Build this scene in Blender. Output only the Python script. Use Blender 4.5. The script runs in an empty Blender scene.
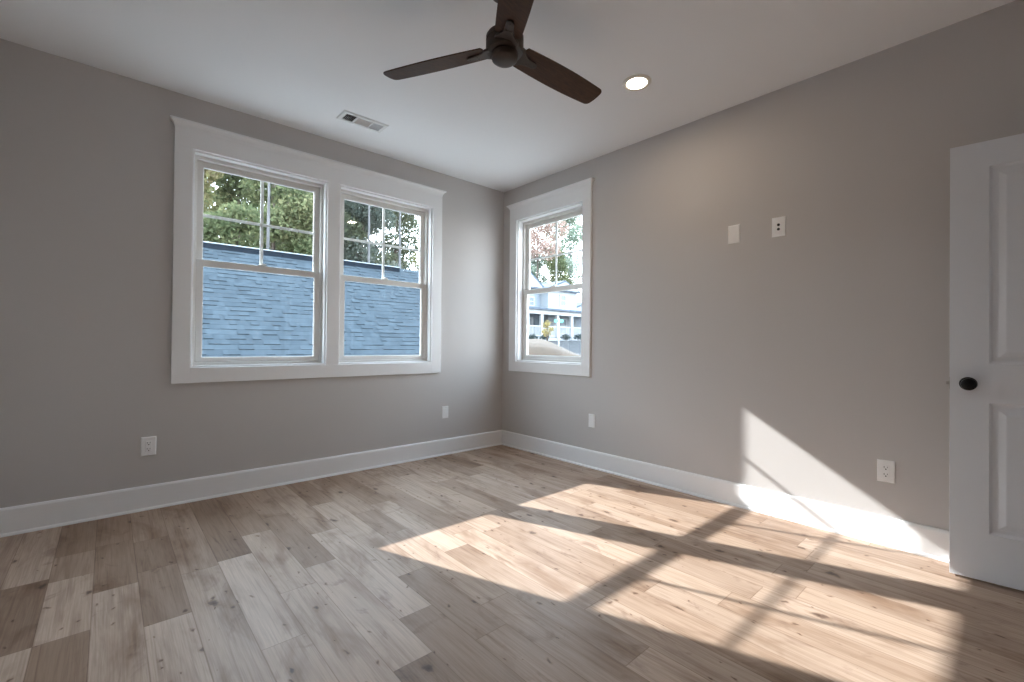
import bpy, bmesh, math, random
import numpy as np
from mathutils import Vector, Matrix

S = bpy.context.scene
COL = S.collection
PI = math.pi

# ------------------------------------------------------------------ camera
cam_d = bpy.data.cameras.new('camera')
cam_d.sensor_width = 36.0
cam_d.lens = 451.1 * 36.0 / 1024.0
cam_d.clip_start = 0.02
cam_d.clip_end = 300
cam = bpy.data.objects.new('camera', cam_d)
COL.objects.link(cam)
yaw, pitch, roll = 0.8415, 0.0077, 0.0092
fw = Vector((math.cos(yaw) * math.cos(pitch), math.sin(yaw) * math.cos(pitch), math.sin(pitch)))
rt = Vector((math.sin(yaw), -math.cos(yaw), 0))
up = rt.cross(fw)
r2 = rt * math.cos(roll) + up * math.sin(roll)
u2 = -rt * math.sin(roll) + up * math.cos(roll)
M = Matrix((r2, u2, -fw)).transposed().to_4x4()
M.translation = Vector((-3.1972, -3.7288, 1.0814))
cam.matrix_world = M
S.camera = cam

# ------------------------------------------------------------------ sky, sun, exposure
SKY = 7.2
SUN = 8.0
LAMP = 88.0
S.view_settings.view_transform = 'Standard'
S.view_settings.look = 'None'
S.view_settings.gamma = 1
S.view_settings.use_curve_mapping = False
S.view_settings.exposure = 0.62
S.cycles.max_bounces = 12
S.cycles.diffuse_bounces = 8
S.cycles.transparent_max_bounces = 16
S.cycles.sample_clamp_indirect = 8.0
S.cycles.use_denoising = True

w = bpy.data.worlds.new('sky')
S.world = w
w.use_nodes = True
nt = w.node_tree
nt.nodes.clear()
o_ = nt.nodes.new('ShaderNodeOutputWorld')
bg = nt.nodes.new('ShaderNodeBackground')
tc = nt.nodes.new('ShaderNodeTexCoord')
sep = nt.nodes.new('ShaderNodeSeparateXYZ')
rmp = nt.nodes.new('ShaderNodeValToRGB')
rmp.color_ramp.elements[0].position = 0.0
rmp.color_ramp.elements[0].color = (0.91, 0.955, 1.0, 1)
rmp.color_ramp.elements[1].position = 0.75
rmp.color_ramp.elements[1].color = (0.60, 0.79, 1.0, 1)
nt.links.new(tc.outputs['Generated'], sep.inputs[0])
nt.links.new(sep.outputs['Z'], rmp.inputs[0])
nt.links.new(rmp.outputs[0], bg.inputs[0])
bg.inputs[1].default_value = SKY
nt.links.new(bg.outputs[0], o_.inputs[0])

sun_d = bpy.data.lights.new('sun', 'SUN')
sun_d.energy = SUN
sun_d.angle = math.radians(0.55)
sun_d.color = (1.0, 0.985, 0.98)
sun = bpy.data.objects.new('sun', sun_d)
COL.objects.link(sun)
sun.rotation_euler = Vector((0.598, -1.590, -1.0)).to_track_quat('-Z', 'Y').to_euler()
sun.location = (-10, 26, 18)


# ------------------------------------------------------------------ material helpers
def mat(name, color, rough=0.5, metal=0.0, spec=0.5, noise=0.0, nscale=20.0, bump=0.0, bscale=200.0, stretch=(1, 1, 1)):
    m = bpy.data.materials.new(name)
    m.use_nodes = True
    t = m.node_tree
    b = t.nodes['Principled BSDF']
    b.inputs['Base Color'].default_value = (*color, 1)
    b.inputs['Roughness'].default_value = rough
    b.inputs['Metallic'].default_value = metal
    b.inputs['Specular IOR Level'].default_value = spec
    c = t.nodes.new('ShaderNodeTexCoord')
    mp = t.nodes.new('ShaderNodeMapping')
    mp.inputs['Scale'].default_value = stretch
    t.links.new(c.outputs['Object'], mp.inputs[0])
    if noise > 0:
        n = t.nodes.new('ShaderNodeTexNoise')
        n.inputs['Scale'].default_value = nscale
        n.inputs['Detail'].default_value = 6
        r = t.nodes.new('ShaderNodeValToRGB')
        r.color_ramp.elements[0].position = 0.3
        r.color_ramp.elements[1].position = 0.7
        r.color_ramp.elements[0].color = (*[x * (1 - noise) for x in color], 1)
        r.color_ramp.elements[1].color = (*[min(1, x * (1 + noise)) for x in color], 1)
        t.links.new(mp.outputs[0], n.inputs['Vector'])
        t.links.new(n.outputs['Fac'], r.inputs[0])
        t.links.new(r.outputs[0], b.inputs['Base Color'])
    if bump > 0:
        n2 = t.nodes.new('ShaderNodeTexNoise')
        n2.inputs['Scale'].default_value = bscale
        bp = t.nodes.new('ShaderNodeBump')
        bp.inputs['Strength'].default_value = bump
        bp.inputs['Distance'].default_value = 0.002
        t.links.new(mp.outputs[0], n2.inputs['Vector'])
        t.links.new(n2.outputs['Fac'], bp.inputs['Height'])
        t.links.new(bp.outputs[0], b.inputs['Normal'])
    return m


def emis(name, color, strength):
    m = bpy.data.materials.new(name)
    m.use_nodes = True
    b = m.node_tree.nodes['Principled BSDF']
    b.inputs['Base Color'].default_value = (*color, 1)
    b.inputs['Emission Color'].default_value = (*color, 1)
    b.inputs['Emission Strength'].default_value = strength
    return m


def glass_mat():
    m = bpy.data.materials.new('window_glass')
    m.use_nodes = True
    t = m.node_tree
    t.nodes.clear()
    o = t.nodes.new('ShaderNodeOutputMaterial')
    mx = t.nodes.new('ShaderNodeMixShader')
    tr = t.nodes.new('ShaderNodeBsdfTransparent')
    tr.inputs[0].default_value = (0.97, 0.985, 0.98, 1)
    gl = t.nodes.new('ShaderNodeBsdfGlossy')
    gl.inputs['Roughness'].default_value = 0.01
    lw = t.nodes.new('ShaderNodeLayerWeight')
    lw.inputs['Blend'].default_value = 0.5
    pw = t.nodes.new('ShaderNodeMath'); pw.operation = 'POWER'; pw.inputs[1].default_value = 4.0
    ml = t.nodes.new('ShaderNodeMath'); ml.operation = 'MULTIPLY_ADD'
    ml.inputs[1].default_value = 0.6; ml.inputs[2].default_value = 0.035
    t.links.new(lw.outputs['Facing'], pw.inputs[0])
    t.links.new(pw.outputs[0], ml.inputs[0])
    t.links.new(ml.outputs[0], mx.inputs[0])
    t.links.new(tr.outputs[0], mx.inputs[1])
    t.links.new(gl.outputs[0], mx.inputs[2])
    t.links.new(mx.outputs[0], o.inputs[0])
    return m


def leaf_mat(name, c1, c2, c3, trans=0.45):
    """per-leaf colour from a face attribute, thin translucent leaves"""
    m = bpy.data.materials.new(name)
    m.use_nodes = True
    t = m.node_tree
    t.nodes.clear()
    o = t.nodes.new('ShaderNodeOutputMaterial')
    at = t.nodes.new('ShaderNodeAttribute'); at.attribute_name = 'leaf_tone'
    r = t.nodes.new('ShaderNodeValToRGB')
    r.color_ramp.elements[0].color = (*c1, 1)
    r.color_ramp.elements[1].color = (*c3, 1)
    e = r.color_ramp.elements.new(0.5); e.color = (*c2, 1)
    d = t.nodes.new('ShaderNodeBsdfDiffuse')
    tl = t.nodes.new('ShaderNodeBsdfTranslucent')
    mx = t.nodes.new('ShaderNodeMixShader'); mx.inputs[0].default_value = trans
    t.links.new(at.outputs['Fac'], r.inputs[0])
    t.links.new(r.outputs[0], d.inputs[0]); t.links.new(r.outputs[0], tl.inputs[0])
    t.links.new(d.outputs[0], mx.inputs[1]); t.links.new(tl.outputs[0], mx.inputs[2])
    t.links.new(mx.outputs[0], o.inputs[0])
    return m


def wood_floor_mat():
    m = bpy.data.materials.new('oak_planks')
    m.use_nodes = True
    t = m.node_tree
    N, L = t.nodes, t.links
    b = N['Principled BSDF']
    tone = N.new('ShaderNodeAttribute'); tone.attribute_name = 'plank_tone'
    rnd = N.new('ShaderNodeAttribute'); rnd.attribute_name = 'plank_random'
    grey = N.new('ShaderNodeAttribute'); grey.attribute_name = 'plank_grey'
    tc = N.new('ShaderNodeTexCoord')
    off = N.new('ShaderNodeCombineXYZ')
    m1 = N.new('ShaderNodeMath'); m1.operation = 'MULTIPLY'; m1.inputs[1].default_value = 37.0
    m2 = N.new('ShaderNodeMath'); m2.operation = 'MULTIPLY'; m2.inputs[1].default_value = 91.0
    L.new(rnd.outputs['Fac'], m1.inputs[0]); L.new(rnd.outputs['Fac'], m2.inputs[0])
    L.new(m1.outputs[0], off.inputs[0]); L.new(m2.outputs[0], off.inputs[1])
    add = N.new('ShaderNodeVectorMath'); add.operation = 'ADD'
    L.new(tc.outputs['Object'], add.inputs[0]); L.new(off.outputs[0], add.inputs[1])

    def mapped(sx, sy):
        mp = N.new('ShaderNodeMapping'); mp.inputs['Scale'].default_value = (sx, sy, 1)
        L.new(add.outputs[0], mp.inputs[0])
        return mp.outputs[0]

    def noise(vec, sc, det=5, rough=0.55, dist=0.0):
        n = N.new('ShaderNodeTexNoise')
        n.inputs['Scale'].default_value = sc; n.inputs['Detail'].default_value = det
        n.inputs['Roughness'].default_value = rough; n.inputs['Distortion'].default_value = dist
        L.new(vec, n.inputs['Vector'])
        return n.outputs['Fac']

    def ramp(fac, stops):
        r = N.new('ShaderNodeValToRGB')
        cr = r.color_ramp
        cr.elements[0].position, cr.elements[0].color = stops[0][0], (*stops[0][1], 1)
        cr.elements[1].position, cr.elements[1].color = stops[-1][0], (*stops[-1][1], 1)
        for p, c in stops[1:-1]:
            e = cr.elements.new(p); e.color = (*c, 1)
        L.new(fac, r.inputs[0])
        return r.outputs[0]

    def mul(a, bb, fac=1.0):
        x = N.new('ShaderNodeMix'); x.data_type = 'RGBA'; x.blend_type = 'MULTIPLY'
        if isinstance(fac, float): x.inputs[0].default_value = fac
        else: L.new(fac, x.inputs[0])
        L.new(a, x.inputs[6]); L.new(bb, x.inputs[7])
        return x.outputs[2]

    tn = N.new('ShaderNodeMapRange'); tn.inputs[3].default_value = 0.10; tn.inputs[4].default_value = 0.95
    L.new(tone.outputs['Fac'], tn.inputs[0])
    base = ramp(tn.outputs[0], [(0.0, (0.215, 0.138, 0.092)), (0.3, (0.350, 0.246, 0.180)),
                                      (0.65, (0.525, 0.404, 0.320)), (1.0, (0.655, 0.528, 0.440))])
    # greyish cast of some boards
    gx = N.new('ShaderNodeMix'); gx.data_type = 'RGBA'
    hs = N.new('ShaderNodeHueSaturation'); hs.inputs['Saturation'].default_value = 0.86
    L.new(base, hs.inputs['Color'])
    L.new(grey.outputs['Fac'], gx.inputs[0]); L.new(base, gx.inputs[6]); L.new(hs.outputs[0], gx.inputs[7])
    base = gx.outputs[2]
    # broad cloudy stains, long streaks, fine grain
    c1 = ramp(noise(mapped(5.0, 1.6), 1.0, 4, 0.6, 0.6), [(0.30, (0.60, 0.50, 0.42)), (0.47, (0.95, 0.92, 0.89)), (0.75, (1.12, 1.11, 1.1))])
    c2 = ramp(noise(mapped(42, 1.7), 1.0, 6, 0.62, 0.8), [(0.3, (0.74, 0.69, 0.65)), (0.52, (1, 1, 1)), (0.8, (1.06, 1.06, 1.06))])
    c3 = ramp(noise(mapped(190, 5), 1.0, 3, 0.5), [(0.25, (0.84, 0.82, 0.8)), (0.6, (1.03, 1.03, 1.03))])
    col = mul(mul(mul(base, c1), c2), c3)
    # dark heart streaks (sparse)
    s = noise(mapped(8.0, 0.9), 1.0, 5, 0.6, 1.4)
    col = mul(col, ramp(s, [(0.64, (1, 1, 1)), (0.72, (0.66, 0.6, 0.56))]))
    s2 = noise(mapped(6.5, 4.0), 1.0, 4, 0.6, 1.0)
    col = mul(col, ramp(s2, [(0.60, (1, 1, 1)), (0.74, (0.62, 0.55, 0.53))]))
    # knots: sparse dark spots with a soft halo
    warp = N.new('ShaderNodeTexNoise'); warp.inputs['Scale'].default_value = 22
    L.new(add.outputs[0], warp.inputs['Vector'])
    wm = N.new('ShaderNodeVectorMath'); wm.operation = 'SCALE'; wm.inputs['Scale'].default_value = 0.045
    L.new(warp.outputs['Color'], wm.inputs[0])
    wa = N.new('ShaderNodeVectorMath'); wa.operation = 'ADD'
    L.new(add.outputs[0], wa.inputs[0]); L.new(wm.outputs[0], wa.inputs[1])

    def knots(sx, sy, rad, prob, dark):
        mp = N.new('ShaderNodeMapping'); mp.inputs['Scale'].default_value = (sx, sy, 0)
        L.new(wa.outputs[0], mp.inputs[0])
        v = N.new('ShaderNodeTexVoronoi'); v.voronoi_dimensions = '2D'; v.inputs['Scale'].default_value = 1.0
        v.inputs['Randomness'].default_value = 0.9
        L.new(mp.outputs[0], v.inputs['Vector'])
        sc = N.new('ShaderNodeSeparateColor'); L.new(v.outputs['Color'], sc.inputs[0])
        # each cell's knot has its own size; most cells have none
        mr = N.new('ShaderNodeMapRange'); mr.inputs[1].default_value = prob; mr.inputs[2].default_value = 1.0
        mr.inputs[3].default_value = 0.0; mr.inputs[4].default_value = rad
        L.new(sc.outputs[0], mr.inputs[0])
        dv = N.new('ShaderNodeMath'); dv.operation = 'DIVIDE'
        mxm = N.new('ShaderNodeMath'); mxm.operation = 'MAXIMUM'; mxm.inputs[1].default_value = 0.001
        L.new(mr.outputs[0], mxm.inputs[0])
        L.new(v.outputs['Distance'], dv.inputs[0]); L.new(mxm.outputs[0], dv.inputs[1])
        return ramp(dv.outputs[0], [(0.0, dark), (0.42, tuple(0.3 + 0.7 * d for d in dark)), (0.62, (0.86, 0.82, 0.78)), (1.0, (1, 1, 1))])
    col = mul(col, knots(7.0, 3.6, 0.21, 0.70, (0.20, 0.14, 0.12)))
    col = mul(col, knots(19.0, 10.0, 0.24, 0.78, (0.30, 0.22, 0.18)))
    # micro-bevel seams from the plank UV (metres to the nearest edge)
    uv = N.new('ShaderNodeUVMap'); uv.uv_map = 'plank_uv'
    su = N.new('ShaderNodeSeparateXYZ'); L.new(uv.outputs[0], su.inputs[0])
    # u 0..1 over 0.15 m, v 0..1 with its own length stored in metres as an attribute
    ln = N.new('ShaderNodeAttribute'); ln.attribute_name = 'plank_length'

    def edge(sock, length):
        a = N.new('ShaderNodeMath'); a.operation = 'SUBTRACT'; a.inputs[0].default_value = 1.0; L.new(sock, a.inputs[1])
        mn = N.new('ShaderNodeMath'); mn.operation = 'MINIMUM'; L.new(sock, mn.inputs[0]); L.new(a.outputs[0], mn.inputs[1])
        x = N.new('ShaderNodeMath'); x.operation = 'MULTIPLY'; L.new(mn.outputs[0], x.inputs[0])
        if isinstance(length, float): x.inputs[1].default_value = length
        else: L.new(length, x.inputs[1])
        return x.outputs[0]
    e = N.new('ShaderNodeMath'); e.operation = 'MINIMUM'
    L.new(edge(su.outputs['X'], 0.15), e.inputs[0]); L.new(edge(su.outputs['Y'], ln.outputs['Fac']), e.inputs[1])
    em = N.new('ShaderNodeMapRange'); em.inputs[1].default_value = 0.0006; em.inputs[2].default_value = 0.0026
    em.inputs[3].default_value = 0.0; em.inputs[4].default_value = 1.0
    L.new(e.outputs[0], em.inputs[0])
    col = mul(col, ramp(em.outputs[0], [(0.0, (0.66, 0.61, 0.57)), (1.0, (1, 1, 1))]))
    L.new(col, b.inputs['Base Color'])
    b.inputs['Roughness'].default_value = 0.46
    b.inputs['Specular IOR Level'].default_value = 0.35
    bp = N.new('ShaderNodeBump'); bp.inputs['Strength'].default_value = 0.25; bp.inputs['Distance'].default_value = 0.001
    L.new(em.outputs[0], bp.inputs['Height']); L.new(bp.outputs[0], b.inputs['Normal'])
    return m


def shingle_mat():
    """asphalt shingles: courses with random tab tones; X along the eave, Y up the slope"""
    m = bpy.data.materials.new('asphalt_shingles')
    m.use_nodes = True
    t = m.node_tree; N, L = t.nodes, t.links
    b = N['Principled BSDF']; b.inputs['Roughness'].default_value = 0.95; b.inputs['Specular IOR Level'].default_value = 0.1
    at = N.new('ShaderNodeAttribute'); at.attribute_name = 'tab_tone'
    tc = N.new('ShaderNodeTexCoord')
    n = N.new('ShaderNodeTexNoise'); n.inputs['Scale'].default_value = 14; n.inputs['Detail'].default_value = 6
    L.new(tc.outputs['Object'], n.inputs['Vector'])
    r = N.new('ShaderNodeValToRGB')
    r.color_ramp.elements[0].color = (0.032, 0.042, 0.051, 1)
    r.color_ramp.elements[1].color = (0.044, 0.057, 0.068, 1)
    L.new(at.outputs['Fac'], r.inputs[0])
    r2_ = N.new('ShaderNodeValToRGB')
    r2_.color_ramp.elements[0].position = 0.3; r2_.color_ramp.elements[1].position = 0.7
    r2_.color_ramp.elements[0].color = (0.85, 0.85, 0.85, 1); r2_.color_ramp.elements[1].color = (1.12, 1.12, 1.12, 1)
    L.new(n.outputs['Fac'], r2_.inputs[0])
    x = N.new('ShaderNodeMix'); x.data_type = 'RGBA'; x.blend_type = 'MULTIPLY'; x.inputs[0].default_value = 1
    L.new(r.outputs[0], x.inputs[6]); L.new(r2_.outputs[0], x.inputs[7])
    L.new(x.outputs[2], b.inputs['Base Color'])
    return m


def siding_mat(name, color):
    m = mat(name, color, 0.6)
    t = m.node_tree; N, L = t.nodes, t.links
    b = N['Principled BSDF']
    tc = N.new('ShaderNodeTexCoord'); sp = N.new('ShaderNodeSeparateXYZ'); L.new(tc.outputs['Object'], sp.inputs[0])
    a = N.new('ShaderNodeMath'); a.operation = 'MULTIPLY'; a.inputs[1].default_value = 1 / 0.15
    f = N.new('ShaderNodeMath'); f.operation = 'FRACT'
    L.new(sp.outputs['Z'], a.inputs[0]); L.new(a.outputs[0], f.inputs[0])
    bp = N.new('ShaderNodeBump'); bp.inputs['Strength'].default_value = 0.8; bp.inputs['Distance'].default_value = 0.02
    bp.invert = True
    L.new(f.outputs[0], bp.inputs['Height']); L.new(bp.outputs[0], b.inputs['Normal'])
    return m


def ground_mat():
    m = mat('lawn_bounce_ground', (0.068, 0.066, 0.066), 0.95, spec=0.0, noise=0.3, nscale=3)
    t = m.node_tree; N, L = t.nodes, t.links
    b = N['Principled BSDF']
    old = b.inputs['Base Color'].links[0].from_socket
    tc = N.new('ShaderNodeTexCoord')
    sp = N.new('ShaderNodeSeparateXYZ'); L.new(tc.outputs['Object'], sp.inputs[0])
    ad = N.new('ShaderNodeMath'); ad.operation = 'MULTIPLY_ADD'; ad.inputs[1].default_value = 1.0
    L.new(sp.outputs['X'], ad.inputs[0]); L.new(sp.outputs['Y'], ad.inputs[2])
    n = N.new('ShaderNodeTexNoise'); n.inputs['Scale'].default_value = 1.2; n.inputs['Detail'].default_value = 5
    L.new(tc.outputs['Object'], n.inputs['Vector'])
    a2 = N.new('ShaderNodeMath'); a2.operation = 'MULTIPLY_ADD'; a2.inputs[1].default_value = 1.5
    L.new(n.outputs['Fac'], a2.inputs[0]); L.new(ad.outputs[0], a2.inputs[2])
    mr = N.new('ShaderNodeMapRange'); mr.inputs[1].default_value = 9.0; mr.inputs[2].default_value = 9.8
    L.new(a2.outputs[0], mr.inputs[0])
    pale = N.new('ShaderNodeValToRGB')  # unseen pale ground beside the room, added to bounce light up indoors
    pale.color_ramp.elements[0].color = (0.33, 0.31, 0.285, 1); pale.color_ramp.elements[1].color = (0.46, 0.44, 0.41, 1)
    L.new(n.outputs['Fac'], pale.inputs[0])
    x = N.new('ShaderNodeMix'); x.data_type = 'RGBA'
    L.new(mr.outputs[0], x.inputs[0]); L.new(pale.outputs[0], x.inputs[6]); L.new(old, x.inputs[7])
    L.new(x.outputs[2], b.inputs['Base Color'])
    return m


MT = dict(
    wall=mat('wall_paint', (0.570, 0.545, 0.532), 0.75, spec=0.25, bump=0.06, bscale=350),
    ceil=mat('ceiling_paint', (0.86, 0.862, 0.875), 0.9, spec=0.1, bump=0.05, bscale=300),
    trim=mat('trim_paint', (0.88, 0.882, 0.888), 0.35, spec=0.4, bump=0.02, bscale=60),
    vinyl=mat('window_vinyl', (0.74, 0.72, 0.69), 0.4, bump=0.02, bscale=40),
    grille=mat('grille_white', (0.92, 0.92, 0.92), 0.4, noise=0.02, nscale=5),
    glass=glass_mat(),
    door=mat('door_paint', (0.79, 0.815, 0.86), 0.4, spec=0.4, bump=0.03, bscale=120),
    black=mat('black_metal', (0.004, 0.004, 0.005), 0.42, spec=0.3, noise=0.2, nscale=30),
    steel=mat('latch_steel', (0.45, 0.43, 0.4), 0.35, metal=1.0, noise=0.1, nscale=50),
    plate=mat('plate_plastic', (0.88, 0.875, 0.87), 0.35, noise=0.02, nscale=30),
    slot=mat('outlet_slots', (0.03, 0.03, 0.03), 0.6, noise=0.1, nscale=60),
    bronze=mat('fan_bronze', (0.062, 0.045, 0.037), 0.45, metal=0.2, spec=0.35, noise=0.12, nscale=25),
    blade=mat('fan_walnut', (0.066, 0.032, 0.017), 0.5, spec=0.25, noise=0.35, nscale=9, stretch=(2, 26, 8)),
    vent=mat('register_enamel', (0.74, 0.74, 0.74), 0.5, noise=0.02, nscale=20),
    duct=mat('duct_shade', (0.035, 0.035, 0.037), 0.8, noise=0.2, nscale=20),
    lamp=emis('lamp_lens', (1.0, 0.80, 0.58), LAMP),
    lamptrim=mat('lamp_trim', (0.80, 0.76, 0.70), 0.5, noise=0.02, nscale=20),
    floor=wood_floor_mat(),
    shingle=shingle_mat(),
    ridgecap=mat('ridge_cap', (0.10, 0.115, 0.13), 0.9, noise=0.2, nscale=8),
    ridge=mat('ridge_vent', (0.012, 0.016, 0.022), 0.9, spec=0.0, noise=0.2, nscale=8),  # near-black colour stands in for the vent's shaded side
    siding=siding_mat('siding_white', (0.23, 0.252, 0.272)),
    siding_blue=siding_mat('siding_blue', (0.175, 0.205, 0.24)),
    hroof=mat('house_roof', (0.065, 0.083, 0.108), 0.9, noise=0.2, nscale=4),
    htrim=mat('house_trim', (0.33, 0.34, 0.35), 0.5, noise=0.03, nscale=3),
    hglass=mat('house_glass', (0.11, 0.135, 0.165), 0.4, noise=0.15, nscale=2),
    hshutter=mat('house_shutter', (0.13, 0.17, 0.20), 0.6, noise=0.1, nscale=6),
    hdoor=mat('house_door', (0.16, 0.18, 0.20), 0.5, noise=0.1, nscale=6),
    lawn=ground_mat(),  # grey lawn plus the added light-bouncing ground
    dirt=mat('bare_dirt', (0.062, 0.042, 0.028), 0.95, noise=0.18, nscale=2.5, bump=0.5, bscale=6),
    bark=mat('bark_brown', (0.075, 0.058, 0.048), 0.9, noise=0.4, nscale=6, stretch=(1, 1, 0.3)),
    bark_pale=mat('bark_pale', (0.085, 0.084, 0.086), 0.9, noise=0.35, nscale=6, stretch=(1, 1, 0.3)),
    galv=mat('galvanised', (0.42, 0.46, 0.46), 0.5, metal=0.4, noise=0.1, nscale=8),
    sign=mat('sign_teal', (0.10, 0.42, 0.38), 0.5, noise=0.05, nscale=8),
    hidden=mat('exterior_brick', (0.30, 0.26, 0.24), 0.9, noise=0.2, nscale=10),
)


# ------------------------------------------------------------------ mesh helpers
class MB:
    def __init__(self):
        self.v = []; self.f = []

    def add(self, vs, fs):
        o = len(self.v)
        self.v += [tuple(p) for p in vs]
        self.f += [tuple(i + o for i in f) for f in fs]

    def box(self, x0, x1, y0, y1, z0, z1):
        x0, x1 = min(x0, x1), max(x0, x1); y0, y1 = min(y0, y1), max(y0, y1); z0, z1 = min(z0, z1), max(z0, z1)
        self.add([(x0, y0, z0), (x1, y0, z0), (x1, y1, z0), (x0, y1, z0), (x0, y0, z1), (x1, y0, z1), (x1, y1, z1), (x0, y1, z1)],
                 [(0, 3, 2, 1), (4, 5, 6, 7), (0, 1, 5, 4), (1, 2, 6, 5), (2, 3, 7, 6), (3, 0, 4, 7)])
        return self

    def ring(self, x0, x1, z0, z1, wl, wr, wb, wt, y0, y1):
        """rectangular frame in the local XZ plane, mitred into one closed solid"""
        O = [(x0, z0), (x1, z0), (x1, z1), (x0, z1)]
        I = [(x0 + wl, z0 + wb), (x1 - wr, z0 + wb), (x1 - wr, z1 - wt), (x0 + wl, z1 - wt)]
        vs = [(x, y0, z) for x, z in O] + [(x, y0, z) for x, z in I] + [(x, y1, z) for x, z in O] + [(x, y1, z) for x, z in I]
        fs = []
        for i in range(4):
            j = (i + 1) % 4
            fs += [(i, j, 4 + j, 4 + i), (8 + j, 8 + i, 12 + i, 12 + j), (j, i, 8 + i, 8 + j), (4 + i, 4 + j, 12 + j, 12 + i)]
        self.add(vs, fs)
        return self

    def loft(self, loops, cap=True):
        n = len(loops[0]); vs = [p for l in loops for p in l]; fs = []
        for k in range(len(loops) - 1):
            for i in range(n):
                j = (i + 1) % n
                fs.append((k * n + i, k * n + j, (k + 1) * n + j, (k + 1) * n + i))
        if cap:
            fs.append(tuple(reversed(range(n)))); fs.append(tuple((len(loops) - 1) * n + i for i in range(n)))
        self.add(vs, fs)
        return self

    def lathe(self, prof, n=32, c=(0, 0, 0), axis='z'):
        loops = []
        for r, h in prof:
            l = []
            for i in range(n):
                a = 2 * PI * i / n
                x, y = r * math.cos(a), r * math.sin(a)
                p = (x, y, h) if axis == 'z' else ((x, h, y) if axis == 'y' else (h, x, y))
                l.append((p[0] + c[0], p[1] + c[1], p[2] + c[2]))
            loops.append(l)
        return self.loft(loops)

    def tube(self, pts, rads, n=8):
        loops = []
        for i, p in enumerate(pts):
            a = Vector(pts[max(0, i - 1)]); b = Vector(pts[min(len(pts) - 1, i + 1)])
            d = (b - a).normalized()
            s = d.cross(Vector((0, 0, 1)))
            if s.length < 1e-3: s = Vector((1, 0, 0))
            s.normalize(); u = s.cross(d)
            loops.append([tuple(Vector(p) + (s * math.cos(2 * PI * k / n) + u * math.sin(2 * PI * k / n)) * rads[i]) for k in range(n)])
        return self.loft(loops)

    def prism(self, outline, z0, z1):
        return self.loft([[(x, y, z0) for x, y in outline], [(x, y, z1) for x, y in outline]])

    def build(self, name, m, parent=None, bevel=0.0, smooth=False, seg=2):
        me = bpy.data.meshes.new(name)
        me.from_pydata(self.v, [], self.f)
        bm = bmesh.new(); bm.from_mesh(me)
        bmesh.ops.recalc_face_normals(bm, faces=bm.faces)
        bm.to_mesh(me); bm.free()
        me.materials.append(m)
        ob = bpy.data.objects.new(name, me)
        COL.objects.link(ob)
        if parent is not None: ob.parent = parent
        if bevel > 0:
            bv = ob.modifiers.new('bevel', 'BEVEL'); bv.width = bevel; bv.segments = seg; bv.limit_method = 'ANGLE'
            bv.angle_limit = math.radians(40); bv.harden_normals = False
        if smooth:
            me.shade_smooth()
            me.set_sharp_from_angle(angle=math.radians(35))
        return ob


def thing(name, label, cat, loc=(0, 0, 0), rz=0.0, group=None):
    o = bpy.data.objects.new(name, None)
    o.empty_display_size = 0.1
    COL.objects.link(o)
    o.location = loc; o.rotation_euler = (0, 0, rz)
    o['label'] = label; o['category'] = cat
    if group: o['group'] = group
    return o


def struct(o, label=None):
    o['kind'] = 'structure'
    if label: o['label'] = label
    return o


def sempty(name, loc=(0, 0, 0), rz=0.0, label=None):
    o = bpy.data.objects.new(name, None); o.empty_display_size = 0.1
    COL.objects.link(o); o.location = loc; o.rotation_euler = (0, 0, rz)
    return struct(o, label)


# ------------------------------------------------------------------ the room shell
H = 2.74
W, D = 3.80, 4.27          # room: x -W..0, y -D..0
T = 0.15                   # wall thickness
SILL, HEAD = 0.905, 2.385
WIN_L = [(-2.787, -1.890), (-1.790, -0.905)]
WIN_R = (-1.110, -0.228)   # along y
DOOR = (-0.92, -0.125, 2.06)

b = MB()
xs = [-W - T, WIN_L[0][0], WIN_L[0][1], WIN_L[1][0], WIN_L[1][1], T]
b.box(xs[0], xs[5], 0, T, 0, SILL)
b.box(xs[0], xs[5], 0, T, HEAD, H)
for i in (0, 2, 4): b.box(xs[i], xs[i + 1], 0, T, SILL, HEAD)
struct(b.build('wall_left', MT['wall']), 'warm grey wall with the double window')

b = MB()
b.box(0, T, -D - T, 0, 0, SILL); b.box(0, T, -D - T, 0, HEAD, H)
b.box(0, T, -D - T, WIN_R[0], SILL, HEAD); b.box(0, T, WIN_R[1], 0, SILL, HEAD)
struct(b.build('wall_right', MT['wall']), 'warm grey wall with the single window')

b = MB()
b.box(-W, DOOR[0], -D - T, -D, 0, H); b.box(DOOR[1], 0, -D - T, -D, 0, H); b.box(DOOR[0], DOOR[1], -D - T, -D, DOOR[2], H)
struct(b.build('wall_near', MT['wall']))
b = MB(); b.box(-W - T, -W, -D - T, 0, 0, H)
struct(b.build('wall_far_left', MT['wall']))
# hallway beyond the open doorway
b = MB()
b.box(-1.6, -1.5, -D - T - 1.2, -D - T, 0, H); b.box(0.4, 0.5, -D - T - 1.2, -D - T, 0, H); b.box(-1.6, 0.5, -D - T - 1.3, -D - T - 1.2, 0, H)
struct(b.build('wall_hall', MT['wall']))
b = MB(); b.box(-W - T, 0.5, -D - T - 1.3, T, H, H + 0.1)
struct(b.build('ceiling', MT['ceil']), 'flat white ceiling')

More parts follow.
